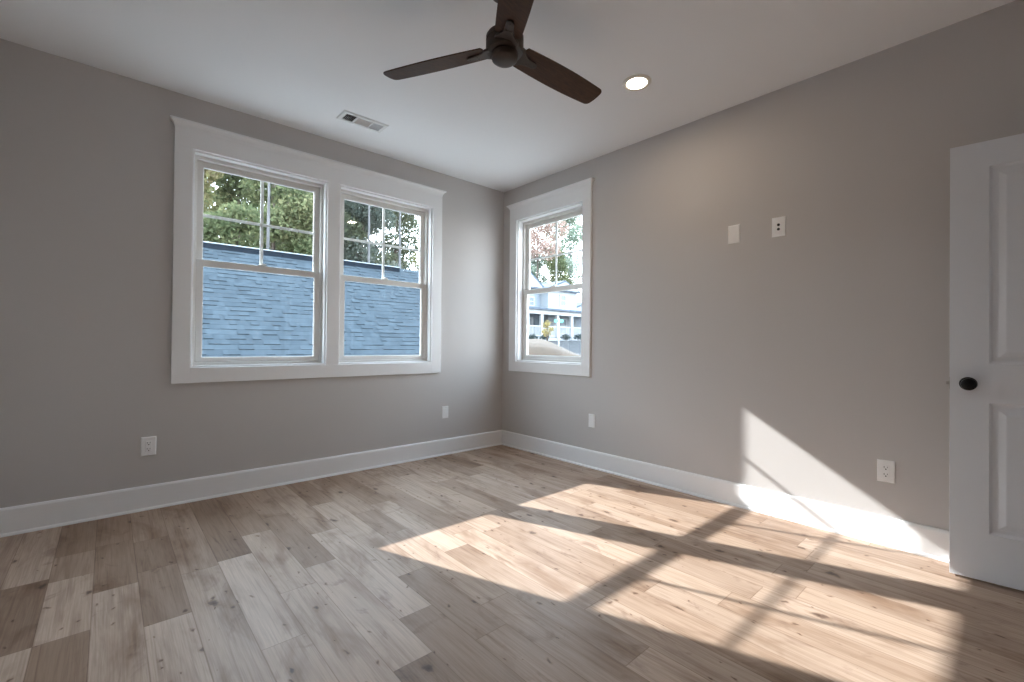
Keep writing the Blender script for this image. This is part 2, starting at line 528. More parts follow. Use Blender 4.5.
# floor: every plank a face with its own tone
random.seed(11)
PW = 0.15
SEAM0 = -0.086
Y_END = -D - T - 1.3
known = {  # seam index counted from SEAM0: list of (end y, tone, grey); tone of the board running from the previous end to this one
    22: [(-0.81, .62, .35), (-1.42, .10, .15), (-2.6, .70, .4)],
    21: [(-0.55, .16, .0), (-0.86, .32, .1), (-1.42, .66, .25), (-2.4, .20, .0)],
    20: [(-0.52, .26, .0), (-1.10, .22, .1), (-2.3, .72, .45)],
    19: [(-0.58, .40, .1), (-1.00, .22, .3), (-1.53, .26, .3), (-2.9, .74, .4)],
    18: [(-1.15, .42, .1), (-2.8, .52, .65)],
    17: [(-1.115, .12, .05), (-1.965, .86, .6), (-3.1, .66, .5)],
    16: [(-0.856, .24, .05), (-1.62, .66, .35), (-2.75, .72, .45)],
    15: [(-0.652, .34, .05), (-1.455, .27, .3), (-2.362, .76, .5), (-3.2, .25, .6)],
    14: [(-1.08, .50, .1), (-2.115, .86, .5), (-3.1, .30, .5)],
    13: [(-0.62, .24, .0), (-1.82, .66, .3), (-2.412, .36, .55), (-3.4, .40, .2)],
    12: [(-0.95, .50, .1), (-1.35, .34, .1), (-2.25, .55, .35), (-3.3, .45, .2)],
    11: [(-0.85, .26, .0), (-1.75, .78, .4), (-2.85, .44, .5)],
    10: [(-0.45, .50, .1), (-1.6, .42, .1), (-2.55, .70, .3), (-3.7, .62, .5)],
}
verts, faces, tones, greys, rnds, lens, uvs = [], [], [], [], [], [], []
for k in range(-4, 27):
    x1 = SEAM0 - PW * k; x0 = x1 - PW
    y = T
    segs = list(known.get(k + 0, []))
    first = True
    while y > Y_END:
        if segs:
            ye, tn, gr = segs.pop(0)
        else:
            ye = y - (random.uniform(0.35, 1.1) if first else random.uniform(0.6, 1.5))
            tn = min(1, max(0, random.gauss(0.56, 0.10))); gr = random.uniform(0, 0.5)
            if random.random() < 0.14: tn *= 0.6
        first = False
        ye = max(ye, Y_END)
        n = len(verts)
        verts += [(x0, ye, 0), (x1, ye, 0), (x1, y, 0), (x0, y, 0)]
        faces.append((n, n + 1, n + 2, n + 3))
        tones.append(tn); greys.append(gr); rnds.append(random.random()); lens.append(y - ye)
        uvs += [0, 0, 1, 0, 1, 1, 0, 1]
        y = ye
me = bpy.data.meshes.new('floor')
me.from_pydata(verts, [], faces)
for nm, dat in (('plank_tone', tones), ('plank_grey', greys), ('plank_random', rnds), ('plank_length', lens)):
    a = me.attributes.new(nm, 'FLOAT', 'FACE'); a.data.foreach_set('value', dat)
ul = me.uv_layers.new(name='plank_uv'); ul.data.foreach_set('uv', uvs)
me.materials.append(MT['floor'])
floor = bpy.data.objects.new('floor', me); COL.objects.link(floor)
struct(floor, 'light knotty oak plank floor')
b = MB(); b.box(-W - T - 0.2, 0.7, Y_END, T, -0.25, -0.002)
struct(b.build('floor_slab', MT['hidden']))


# baseboards with an eased top and a small shoe moulding
def base_profile(b, p0, p1, nx, ny):
    prof = [(0, 0), (0.016, 0), (0.016, 0.142), (0.011, 0.152), (0, 0.154)]
    l = []
    for p in (p0, p1):
        l.append([(p[0] + nx * d, p[1] + ny * d, z) for d, z in prof])
    b.loft(l)


def shoe_profile(b, p0, p1, nx, ny):
    prof = [(0.016, 0), (0.028, 0), (0.0275, 0.006), (0.024, 0.012), (0.016, 0.016)]
    b.loft([[(p[0] + nx * d, p[1] + ny * d, z) for d, z in prof] for p in (p0, p1)])


for nm, p0, p1, nx, ny in (('left', (-W, 0), (0, 0), 0, -1), ('right', (0, 0), (0, -D), -1, 0),
                           ('far_left', (-W, -D), (-W, 0), 1, 0), ('near', (-W, -D), (DOOR[0] - 0.09, -D), 0, 1)):
    b = MB(); base_profile(b, p0, p1, nx, ny)
    r = struct(b.build('baseboard_' + nm, MT['trim']))
    s = MB(); shoe_profile(s, p0, p1, nx, ny)
    s.build('shoe_moulding', MT['trim'], r)


# ------------------------------------------------------------------ windows (local x along the wall, local y outward)
def make_window(name, loc, rz, wd, label, dy=0.018):
    root = sempty(name, loc, rz, label)
    h = wd / 2
    MB().ring(-h, h, SILL, HEAD, .012, .012, .012, .012, -0.001, 0.034 + dy).build('jamb_liner', MT['trim'], root)
    MB().ring(-h, h, SILL, HEAD, .032, .032, .034, .036, 0.032 + dy, 0.105 + dy).build('window_frame', MT['vinyl'], root, 0.002)
    fi, zb, zt = h - .032, SILL + .034, HEAD - .036
    lower = MB().ring(-fi, fi, zb, 1.655, .041, .041, .032, .047, 0.036 + dy, 0.062 + dy).build('lower_sash', MT['vinyl'], root, 0.003)
    upper = MB().ring(-fi, fi, 1.612, zt, .041, .041, .046, .042, 0.066 + dy, 0.092 + dy).build('upper_sash', MT['vinyl'], root, 0.003)
    pi = fi - .041
    MB().box(-pi - .005, pi + .005, .050 + dy, .054 + dy, zb + .028, 1.612).build('pane', MT['glass'], lower)
    MB().box(-pi - .005, pi + .005, .080 + dy, .084 + dy, 1.654, zt - .038).build('pane', MT['glass'], upper)
    bead = MB().ring(-pi - .004, pi + .004, zb + .028, 1.612, .007, .007, .007, .002, .044 + dy, .049 + dy)
    bead.build('glazing_bead', MT['grille'], lower)
    MB().ring(-pi - .004, pi + .004, 1.654, zt - .038, .007, .007, .007, .003, .074 + dy, .079 + dy).build('glazing_bead', MT['grille'], upper)
    g = MB()
    zm = 1.975
    g.box(-.011, .011, .086 + dy, .090 + dy, 1.655, zt - .04)
    g.box(-pi - .004, -.011, .086 + dy, .090 + dy, zm - .010, zm + .010)
    g.box(.011, pi + .004, .086 + dy, .090 + dy, zm - .010, zm + .010)
    g.build('grille', MT['grille'], upper)
    lk = MB()
    lk.prism([(-.03, .042 + dy), (.03, .042 + dy), (.026, .060 + dy), (-.026, .060 + dy)], 1.655, 1.663)
    lk.lathe([(.012, 1.663), (.012, 1.668), (.008, 1.672)], 16, (0, .051 + dy, 0))
    lk.box(-.004, .026, .047 + dy, .055 + dy, 1.668, 1.674)
    lk.build('sash_lock', MT['vinyl'], lower, 0.001)
    return root


make_window('window_1', ((WIN_L[0][0] + WIN_L[0][1]) / 2, 0, 0), 0, WIN_L[0][1] - WIN_L[0][0], 'left sash window of the pair on the left wall')
make_window('window_2', ((WIN_L[1][0] + WIN_L[1][1]) / 2, 0, 0), 0, WIN_L[1][1] - WIN_L[1][0], 'right sash window of the pair, nearest the corner')
make_window('window_3', (0, (WIN_R[0] + WIN_R[1]) / 2, 0), -PI / 2, WIN_R[1] - WIN_R[0], 'single sash window on the right wall', 0.030)


def casing(name, loc, rz, x0, x1, openings, label):
    root = sempty(name, loc, rz, label)
    CT = 0.020
    zb, zh = 0.802, 2.507
    e = .0008
    MB().box(x0, openings[0][0], -CT, e, zb, HEAD).build('side_casing', MT['trim'], root, 0.0015)
    MB().box(openings[-1][1], x1, -CT, e, zb, HEAD).build('side_casing', MT['trim'], root, 0.0015)
    for i in range(len(openings) - 1):
        MB().box(openings[i][1], openings[i + 1][0], -CT, e, SILL, HEAD).build('mullion_casing', MT['trim'], root, 0.0015)
    MB().box(openings[0][0], openings[-1][1], -CT, e, zb, SILL).build('sill_casing', MT['trim'], root, 0.0015)
    MB().box(x0, x1, -CT, e, HEAD, zh).build('head_casing', MT['trim'], root, 0.0012)
    loops = []
    for ov, z in ((0.0, zh), (0.002, zh + .008), (0.006, zh + .020), (0.014, zh + .032), (0.024, zh + .040), (0.028, zh + .042), (0.028, zh + .052)):
        loops.append([(x0 - ov, -CT - ov, z), (x1 + ov, -CT - ov, z), (x1 + ov, e, z), (x0 - ov, e, z)])
    MB().loft(loops).build('crown_cap', MT['trim'], root)


casing('trim_1', (0, 0, 0), 0, -2.888, -0.803, WIN_L, 'white casing with crown cap round the double window')
casing('trim_2', (0, 0, 0), -PI / 2, 0.122, 1.206, [(-WIN_R[1], -WIN_R[0])], 'white casing with crown cap round the single window')


# ------------------------------------------------------------------ the open door
def make_door():
    root = thing('panel_door', 'white panelled door standing open beside the right wall, with black knob', 'door')
    root.location = (-0.19, -3.515, 0.012)
    root.rotation_euler = (0, 0, math.radians(5.3))
    # local: the leaf runs from the free edge at y=0 to the hinges at y=-0.762; the room face is x=0, the wall face x=+0.035
    wd, ht, th = 0.762, 2.032, 0.035
    S0, RB, RM0, RM1, RT = 0.130, 0.218, 0.82, 1.00, 0.118
    mid = 0.0
    pans = [(-wd + S0, -S0, RB, RM0), (-wd + S0, -S0, RM1, ht - RT)]
    v, f = MB(), None
    leaf = MB()
    # stiles and rails as one slab with two openings, made of strips
    leaf.box(0, th, -S0, 0, 0, ht); leaf.box(0, th, -wd, -wd + S0, 0, ht)
    leaf.box(0, th, -wd + S0, -S0, 0, RB); leaf.box(0, th, -wd + S0, -S0, RM0, RM1); leaf.box(0, th, -wd + S0, -S0, ht - RT, ht)
    # moulded raised panels, both faces
    for y0, y1, z0, z1 in pans:
        for side in (0, 1):
            loops = []
            for ins, dep in ((0, 0.0), (0.004, 0.005), (0.012, 0.009), (0.022, 0.0095), (0.030, 0.009), (0.052, 0.003), (0.056, 0.0025)):
                x = dep if side == 0 else th - dep
                loops.append([(x, y0 + ins, z0 + ins), (x, y1 - ins, z0 + ins), (x, y1 - ins, z1 - ins), (x, y0 + ins, z1 - ins)])
            n = 4; vs = [p for l in loops for p in l]; fs = []
            for k in range(len(loops) - 1):
                for i in range(4):
                    j = (i + 1) % 4
                    fs.append((k * 4 + i, k * 4 + j, k * 4 + 4 + j, k * 4 + 4 + i))
            m_ = (len(loops) - 1) * 4
            fs.append((m_, m_ + 1, m_ + 2, m_ + 3))
            leaf.add(vs, fs)
    leaf.build('door_leaf', MT['door'], root)
    zk = 0.905
    for side, nm in ((-1, 'knob'), (1, 'knob')):
        x0 = 0.0 if side < 0 else th
        pr = [(0.031, 0), (0.031, 0.006), (0.027, 0.009), (0.012, 0.010), (0.0105, 0.030), (0.016, 0.036), (0.0245, 0.042), (0.0275, 0.050), (0.0265, 0.057), (0.020, 0.063), (0.008, 0.066)]
        if side > 0: pr = [(r, h * 0.9) for r, h in pr]
        MB().lathe([(r, side * h) for r, h in pr], 36, (x0, -0.062, zk), 'x').build(nm, MT['black'], root, smooth=True)['label'] = 'black round knob'
    pl = MB(); pl.box(0.005, 0.030, -0.001, 0.0016, zk - 0.028, zk + 0.028)
    pl.build('latch_plate', MT['steel'], root)
    lb = MB(); lb.prism([(0.010, 0.0), (0.026, 0.0), (0.026, 0.004), (0.012, 0.013), (0.010, 0.012)], zk - 0.008, zk + 0.008)
    lb.build('latch_bolt', MT['steel'], root)
    for z in (0.20, 1.02, 1.83):
        hg = MB(); hg.lathe([(0.006, z - .045), (0.006, z + .045)], 12, (th + .004, -wd - .004, 0)); hg.box(th - .002, th + .002, -wd + .001, -wd + .03, z - .045, z + .045)
        hg.build('hinge', MT['black'], root)
    return root


make_door()
# casing round the doorway on the near wall
b = MB()
b.box(DOOR[0] - .09, DOOR[0], -D - .001, -D + .018, 0, DOOR[2] + .09); b.box(DOOR[1], DOOR[1] + .06, -D - .001, -D + .018, 0, DOOR[2] + .09)
b.box(DOOR[0], DOOR[1], -D - .001, -D + .018, DOOR[2], DOOR[2] + .09)
struct(b.build('trim_3', MT['trim']))


# ------------------------------------------------------------------ wall plates
def wall_plate(loc, rz, kind, label, name, cat, wd=0.072, ht=0.118):
    root = thing(name, label, cat, loc, rz, None)
    h, k = wd / 2, ht / 2
    loops = [[(-h, 0, -k), (h, 0, -k), (h, 0, k), (-h, 0, k)], [(-h, -.003, -k), (h, -.003, -k), (h, -.003, k), (-h, -.003, k)],
             [(-h + .004, -.006, -k + .004), (h - .004, -.006, -k + .004), (h - .004, -.006, k - .004), (-h + .004, -.006, k - .004)]]
    MB().loft(loops).build('cover_plate', MT['plate'], root)
    if kind in ('duplex', 'decor'):
        fh = 0.0335
        fc = MB().ring(-.0172, .0172, -.0345, .0345, .0006, .0006, .0006, .0006, -.0066, -.005)
        face = MB().box(-.0166, .0166, -.0082, -.005, -fh, fh).build('receptacle', MT['plate'], root, 0.0012)
        for s in (-1, 1):
            sl = MB()
            sl.box(-.0085, -.0060, -.0086, -.0078, s * .019 - .001, s * .019 + .008)
            sl.box(.0058, .0080, -.0086, -.0078, s * .019, s * .019 + .007)
            sl.lathe([(.0033, -.0086), (.0033, -.0078)], 12, (0, 0, s * .019 - .0075), 'y')
            sl.build('socket', MT['slot'], face)
    elif kind == 'blank':
        MB().box(-.0166, .0166, -.0080, -.005, -.033, .033).build('insert', MT['plate'], root, 0.0012)
    elif kind == 'coax':
        for z in (.012, -.016):
            MB().lathe([(.0085, -.0058), (.0085, -.0085), (.006, -.0090)], 20, (0, 0, z), 'y').build('jack', MT['slot'], root)
    for z in (ht / 2 - .011, -ht / 2 + .011):
        MB().lathe([(.0028, -.0055), (.0028, -.0066), (.0015, -.0069)], 12, (0, 0, z), 'y').build('screw', MT['plate'], root)
    return root


R = -PI / 2
wall_plate((-2.998, 0, .405), 0, 'duplex', 'white duplex outlet low on the left wall, below the left end of the double window', 'power_outlet', 'outlet', .078, .120)
wall_plate((-0.735, 0, .413), 0, 'blank', 'small white rocker plate low on the left wall near the room corner', 'wall_plate', 'wall plate')
wall_plate((0, -1.223, .413), R, 'blank', 'small white rocker plate low on the right wall under the single window', 'wall_plate', 'wall plate')
wall_plate((0, -3.250, .404), R, 'duplex', 'white duplex outlet low on the right wall beside the open door', 'power_outlet', 'outlet', .078, .120)
wall_plate((0, -2.434, 1.853), R, 'blank', 'plain white plate high on the right wall, left of the plate with two jacks', 'wall_plate', 'wall plate', .078, .124)
wall_plate((0, -2.711, 1.852), R, 'coax', 'white plate with two dark jacks high on the right wall', 'wall_plate', 'wall plate', .078, .124)


# ------------------------------------------------------------------ ceiling fan
def make_fan():
    root = thing('ceiling_fan', 'dark bronze three-blade ceiling fan hanging from the white ceiling', 'ceiling fan', (-1.8635, -2.168, 0))
    MB().lathe([(.072, 2.7395), (.072, 2.70), (.068, 2.685), (.050, 2.672), (.020, 2.668)], 40).build('canopy', MT['bronze'], root, smooth=True)
    MB().lathe([(.0125, 2.69), (.0125, 2.50)], 20).build('downrod', MT['bronze'], root, smooth=True)
    MB().lathe([(.022, 2.525), (.030, 2.515), (.060, 2.503), (.080, 2.493), (.086, 2.484), (.086, 2.466), (.083, 2.464), (.083, 2.460), (.086, 2.458), (.086, 2.425), (.081, 2.415), (.064, 2.412)], 48).build('motor_housing', MT['bronze'], root, smooth=True)
    MB().lathe([(.054, 2.416), (.054, 2.408), (.0605, 2.406), (.0605, 2.392), (.058, 2.382), (.049, 2.3745), (.030, 2.3705), (.008, 2.370)], 44).build('hub_cap', MT['bronze'], root, smooth=True)
    tilt = math.radians(13)
    for ang in (117.5, -2.0, 237.5):
        a = math.radians(ang)
        # blade outline: r along local x, width along local y
        N = 12
        lead, trail = [], []
        for i in range(N + 1):
            t = i / N
            r = .098 + .508 * t
            wb_ = .056 + .015 * math.sin(PI * (.08 + .72 * t)) - .004 * t
            lead.append((r, wb_)); trail.append((r, -wb_))
        we = lead[-1][1]; rc_ = .030
        tip = [(.606 + rc_ * math.sin(q * PI / 12), -(we - rc_) - rc_ * math.cos(q * PI / 12)) for q in range(1, 7)]
        tip += [(.638, -.015), (.638, .015)]
        tip += [(.606 + rc_ * math.cos(q * PI / 12), (we - rc_) + rc_ * math.sin(q * PI / 12)) for q in range(0, 6)]
        out = [(.092, -.045)] + trail + tip + lead[::-1] + [(.092, .045)]
        rot = Matrix.Rotation(a, 3, 'Z') @ Matrix.Rotation(-tilt, 3, 'X')

        def place(mb):
            mb.v = [tuple(rot @ Vector((x, y, z)) + Vector((0, 0, 2.434))) for x, y, z in mb.v]
            return mb
        bl = place(MB().prism(out, -.003, .003)).build('blade', MT['blade'], root, 0.0015)
        arm = [(.060, -.056), (.082, -.052), (.100, -.036), (.120, -.024), (.150, -.019), (.178, -.017), (.190, -.010), (.193, 0),
               (.190, .010), (.178, .017), (.150, .019), (.120, .024), (.100, .036), (.082, .052), (.060, .056)]
        ob = place(MB().prism(arm, -.014, -.0035)).build('blade_arm', MT['bronze'], root, 0.003)
        for sx, sy in ((.135, -.010), (.135, .010), (.176, 0)):
            place(MB().lathe([(.004, -.0135), (.004, -.0155), (.002, -.0165)], 12, (sx, sy, 0))).build('screw', MT['bronze'], ob)
    return root


make_fan()

# ------------------------------------------------------------------ recessed ceiling light
root = thing('recessed_light', 'round recessed ceiling light, lit warm white, right of the fan', 'ceiling light', (-0.735, -2.132, H))
MB().lathe([(.088, 0.0), (.088, -.004), (.082, -.008), (.070, -.009), (.061, -.006), (.061, 0.0)], 48).build('trim_ring', MT['lamptrim'], root, smooth=True)
MB().lathe([(.0605, -.0015), (.0605, -.0055), (.056, -.0062)], 48).build('lens', MT['lamp'], root)

# ------------------------------------------------------------------ ceiling vent
root = thing('ceiling_vent', 'white ceiling air register with three banks of louvres', 'vent', (-1.797, -0.465, H))
hx, hy = .172, .078
ix, iy = .142, .050
fr = MB()
O = [(-hx, -hy), (hx, -hy), (hx, hy), (-hx, hy)]; I = [(-ix, -iy), (ix, -iy), (ix, iy), (-ix, iy)]
P = [(-hx + .006, -hy + .006), (hx - .006, -hy + .006), (hx - .006, hy - .006), (-hx + .006, hy - .006)]
loops = [[(x, y, 0) for x, y in O], [(x, y, -.002) for x, y in O], [(x, y, -.008) for x, y in P], [(x, y, -.008) for x, y in I], [(x, y, 0) for x, y in I]]
vs = [p for l in loops for p in l]; fs = []
for k in range(4):
    for i in range(4):
        j = (i + 1) % 4
        fs.append((k * 4 + i, k * 4 + j, k * 4 + 4 + j, k * 4 + 4 + i))
fr.add(vs, fs)
for x in (-.062, .052): fr.box(x, x + .010, -iy, iy, -.0078, -.001)
fr.build('frame', MT['vent'], root)
MB().box(-ix, ix, -iy, iy, -.0012, -.0002).build('duct_shade_sheet', MT['duct'], root)  # flat dark sheet standing in for the shade inside the duct


def slat(mb, c, axis, l, ang, wd=.0105):
    dx = wd / 2 * math.cos(ang); dz = wd / 2 * math.sin(ang); t = .0005
    loop = []
    for s in (-1, 1):
        if axis == 'y':
            q = [(c[0] - dx, c[1] + s * l, c[2] - dz - t), (c[0] + dx, c[1] + s * l, c[2] + dz - t), (c[0] + dx, c[1] + s * l, c[2] + dz + t), (c[0] - dx, c[1] + s * l, c[2] - dz + t)]
        else:
            q = [(c[0] + s * l, c[1] - dx, c[2] - dz - t), (c[0] + s * l, c[1] + dx, c[2] + dz - t), (c[0] + s * l, c[1] + dx, c[2] + dz + t), (c[0] + s * l, c[1] - dx, c[2] - dz + t)]
        loop.append(q)
    mb.loft(loop)


def bank(x0, x1, axis, ang):
    s = MB()
    if axis == 'y':
        n = int((x1 - x0) / .010)
        for i in range(n): slat(s, (x0 + (i + .5) * (x1 - x0) / n, 0, -.0052), 'y', iy, ang)
    else:
        for i in range(10): slat(s, ((x0 + x1) / 2, -iy + (i + .5) * .010, -.0052), 'x', (x1 - x0) / 2, ang)
    s.build('louvre_bank', MT['vent'], root)


bank(-ix, -.062, 'y', math.radians(48)); bank(-.052, .052, 'x', math.radians(-52)); bank(.062, ix, 'y', math.radians(-60))

# ------------------------------------------------------------------ outside: ground
def smooth(a, b_, x):
    t = min(1, max(0, (x - a) / (b_ - a))); return t * t * (3 - 2 * t)


def ground_z(x, y):
    d = (x + 3.2) * .666 + (y + 3.73) * .746
    right = -0.35 + smooth(4, 14, d) * 0.95 + max(0, min(1, (d - 14) / 24)) * 0.93
    if d > 38: right += 0.0
    low = -2.8
    t = smooth(3.0, 6.0, x - max(0, y - 8) * .35)
    return low * (1 - t) + right * t


gv, gf = [], []
GX = [(-22 + i * 1.5) for i in range(56)]; GY = [0.3 + j * 1.4 for j in range(40)]
GX2 = GX
for yy in [-14, -9, -6, -3, -1.2] + GY:
    for xx in GX2: gv.append((xx, yy, ground_z(xx, yy) if not (xx < 1.2 and yy < 1) else -2.8))
nx_ = len(GX2)
for j in range(len(gv) // nx_ - 1):
    for i in range(nx_ - 1): gf.append((j * nx_ + i, j * nx_ + i + 1, (j + 1) * nx_ + i + 1, (j + 1) * nx_ + i))
b = MB(); b.add(gv, gf)
struct(b.build('ground', MT['lawn'], smooth=True), 'dull lawn outside, with unseen pale ground added by the room to bounce light')

# bare dirt bank
dv, df = [], []
NX, NY = 44, 28
cdir = Vector((.745, -.667)); ndir = Vector((.667, .745)); c0 = Vector((6.5, 6.38))
for j in range(NY):
    for i in range(NX):
        s = -1.3 + 5.0 * i / (NX - 1); n = -2.6 + 5.6 * j / (NY - 1)
        p = c0 + cdir * s + ndir * n
        crest = 1.24 - .02 * max(0, s) - smooth(.25, 1.75, s) * .47
        prof = math.exp(-(n / (1.1 if n > 0 else 3.2)) ** 2)
        g = ground_z(p.x, p.y)
        edge = min(1, i / 5, (NX - 1 - i) / 5, j / 4, (NY - 1 - j) / 4)
        z = g - .06 + (max(crest - g, .1) * prof + .03 * math.sin(s * 3.1 + n * 2) * prof + .07) * smooth(0, 1, edge) - .10 * (1 - smooth(0, 1, edge))
        dv.append((p.x, p.y, z))
for j in range(NY - 1):
    for i in range(NX - 1): df.append((j * NX + i, j * NX + i + 1, (j + 1) * NX + i + 1, (j + 1) * NX + i))
b = MB(); b.add(dv, df)
o = b.build('dirt_bank', MT['dirt'], smooth=True)
o['label'] = 'bank of bare tan dirt in front of the house across the street'; o['category'] = 'dirt bank'


# ------------------------------------------------------------------ outside: neighbouring roof
def make_neighbour():
    root = thing('shingled_building', 'low building with a blue-grey shingled roof just outside the double window', 'building', (0, 0, 0))
    yr, zr, th = 8.2, 3.23, math.radians(40)
    x0, x1 = -12.0, 4.3
    ye = 4.05; ze = zr - (yr - ye) * math.tan(th)
    slope = (yr - ye) / math.cos(th)
    ex = .143
    n = int(slope / ex)
    up_ = Vector((0, math.cos(th), math.sin(th))); nr = Vector((0, -math.sin(th), math.cos(th)))
    random.seed(5)
    v, f, tone = [], [], []

    def courses(origin_y, origin_z, upv, nrm):
        for k in range(n + 1):
            x = x0 - random.uniform(0, .3)
            while x < x1:
                wd = random.choice([.08, .11, .14, .18, .24])
                a, c = max(x, x0), min(x + wd, x1)
                if c > a:
                    lift = random.choice([.003, .004, .012, .018])
                    p = Vector((0, origin_y, origin_z)) + upv * (k * ex)
                    q = p + upv * (ex * 1.15)
                    A = [Vector((a, 0, 0)) + p + nrm * lift, Vector((c, 0, 0)) + p + nrm * lift, Vector((c, 0, 0)) + q, Vector((a, 0, 0)) + q,
                         Vector((a, 0, 0)) + p - nrm * .004, Vector((c, 0, 0)) + p - nrm * .004]
                    i0 = len(v); v.extend(tuple(t) for t in A)
                    f.extend([(i0, i0 + 1, i0 + 2, i0 + 3), (i0 + 4, i0 + 5, i0 + 1, i0)])
                    tn = random.random(); tone.extend([tn, tn * .3])
                x += wd
    courses(ye, ze, up_, nr)
    me = bpy.data.meshes.new('roof_slope'); me.from_pydata(v, [], f)
    at = me.attributes.new('tab_tone', 'FLOAT', 'FACE'); at.data.foreach_set('value', tone)
    me.materials.append(MT['shingle'])
    ob = bpy.data.objects.new('roof_slope', me); COL.objects.link(ob); ob.parent = root
    # far slope and deck under the tabs
    dk = MB()
    yb = 2 * yr - ye
    dk.loft([[(x, ye, ze - .01), (x, yr, zr - .01), (x, yb, ze - .01), (x, yb, ze - .12), (x, yr, zr - .14), (x, ye, ze - .12)] for x in (x0, x1)])
    dk.build('roof_deck', MT['ridge'], root)
    rv = MB()
    rv.loft([[(x, yr - .13, zr - .11), (x, yr - .13, zr + .012), (x, yr, zr + .05), (x, yr + .13, zr + .012), (x, yr + .13, zr - .11)] for x in (x0 + .6, 3.0)])
    rv = rv.build('ridge_vent', MT['ridge'], root)
    rc = MB()
    rc.loft([[(x, yr - .15, zr + .010), (x, yr - .15, zr + .022), (x, yr, zr + .066), (x, yr + .15, zr + .022), (x, yr + .15, zr + .010), (x, yr, zr + .054)] for x in (x0 + .6, 3.02)])
    rc.build('ridge_cap', MT['ridgecap'], rv)
    wl = MB(); wl.box(x0 + .3, x1 - .3, ye + .4, yb - .4, -2.85, ze - .05)
    wl.loft([[(x, ye + .4, ze - .06), (x, yb - .4, ze - .06), (x, yr, zr - .2)] for x in (x0 + .3, x1 - .3)])
    wl.build('wall', MT['siding'], root)
    fa = MB(); fa.box(x0, x1, ye - .02, ye + .01, ze - .16, ze + .004); fa.build('fascia', MT['htrim'], root)


make_neighbour()


# ------------------------------------------------------------------ outside: house across the street
def make_house():
    root = thing('neighbour_house', 'pale two-storey house with a columned porch across the street', 'house', (0, 0, 0))
    g = 1.45
    Y = 22.0
    # upper storey: right volume forward, left volume set back
    MB().box(23.75, 27.35, Y + .0, Y + 9, g, 5.75).build('wall', MT['siding'], root)
    MB().box(18.4, 23.75, Y + .9, Y + 9, g, 5.85).build('wall', MT['siding_blue'], root)
    MB().box(27.35, 33.5, Y + 1.6, Y + 9, g, 4.0).build('wall', MT['siding_blue'], root)

    def gable(x0, x1, y0, y1, ze, h, nm):
        xm = (x0 + x1) / 2; o = .3; m = MB()
        m.loft([[(x0 - o, y, ze - .05), (xm, y, ze + h), (x1 + o, y, ze - .05), (x1 + o, y, ze - .2), (x0 - o, y, ze - .2)] for y in (y0, y1)])
        m.build(nm, MT['hroof'], root)
        k = MB(); k.loft([[(x0, y0 - .02 + d, ze - .1), (xm, y0 - .02 + d, ze + h - .16), (x1, y0 - .02 + d, ze - .1)] for d in (-.03, .03)])
        k.build('gable_wall', MT['siding'], root)
    gable(23.75, 27.35, Y - .25, Y + 9, 5.8, .75, 'roof')
    gable(18.4, 23.75, Y + .6, Y + 9, 5.9, 1.9, 'roof')
    gable(27.35, 33.5, Y + 1.3, Y + 9, 4.0, 1.2, 'roof')

    def window(x0, x1, y, z0, z1):
        wf = MB().ring(x0, x1, z0, z1, .09, .09, .09, .09, y - .06, y + .02).build('window', MT['htrim'], root)
        MB().box(x0 + .09, x1 - .09, y - .03, y - .01, z0 + .09, z1 - .09).build('pane', MT['hglass'], wf)
        MB().box(x0 + .09, x1 - .09, y - .045, y - .028, (z0 + z1) / 2 - .03, (z0 + z1) / 2 + .03).build('meeting_rail', MT['htrim'], wf)
    window(25.15, 25.95, Y, 4.35, 5.35)
    window(22.3, 23.0, Y + .9, 4.25, 5.05)
    window(20.0, 20.8, Y + .9, 4.25, 5.15)
    # porch: floor, roof, beam, columns, rail
    yp = Y - 2.2
    MB().box(18.0, 31.0, yp, Y + .8, g - .05, g + .18).build('porch_floor', MT['htrim'], root)
    pr = MB(); pr.loft([[(x, yp - .35, 3.66), (x, yp - .35, 3.80), (x, Y + .85, 4.22), (x, Y + .85, 3.70)] for x in (17.7, 31.3)])
    pr.build('porch_roof', MT['hroof'], root)
    MB().box(17.9, 31.1, yp - .1, yp + .2, 3.36, 3.66).build('porch_beam', MT['htrim'], root)
    k = yp + .05 + 3.73
    for px in (21.4, 22.98, 24.86, 26.68, 28.6, 30.6, 19.6):
        x = -3.2 + (px + 3.2) * k / 25.73
        MB().box(x - .11, x + .11, yp - .06, yp + .16, g + .18, 3.36).build('column', MT['htrim'], root, .01)
    rl = MB(); x0, x1 = 18.2, 30.9
    rl.box(x0, x1, yp + .02, yp + .08, g + .98, g + 1.05); rl.box(x0, x1, yp + .02, yp + .08, g + .26, g + .33)
    x = x0
    while x < x1:
        rl.box(x, x + .04, yp + .03, yp + .07, g + .33, g + .98); x += .13
    rl.build('porch_rail', MT['htrim'], root)
    # ground floor openings
    dr = MB().ring(21.75, 22.8, g + .18, 3.35, .14, .14, .04, .14, Y + .80, Y + .92).build('door_frame', MT['htrim'], root)
    MB().box(21.89, 22.66, Y + .84, Y + .88, g + .22, 3.21).build('door', MT['hdoor'], root)
    MB().box(23.05, 23.72, Y + .82, Y + .90, g + .2, 3.34).build('shutter_panel', MT['hshutter'], root)
    window(25.0, 26.0, Y, 2.0, 3.3)
    MB().box(27.36, 28.3, Y + 1.5, Y + 1.6, g + .2, 3.3).build('garage_panel', MT['hshutter'], root)


make_house()


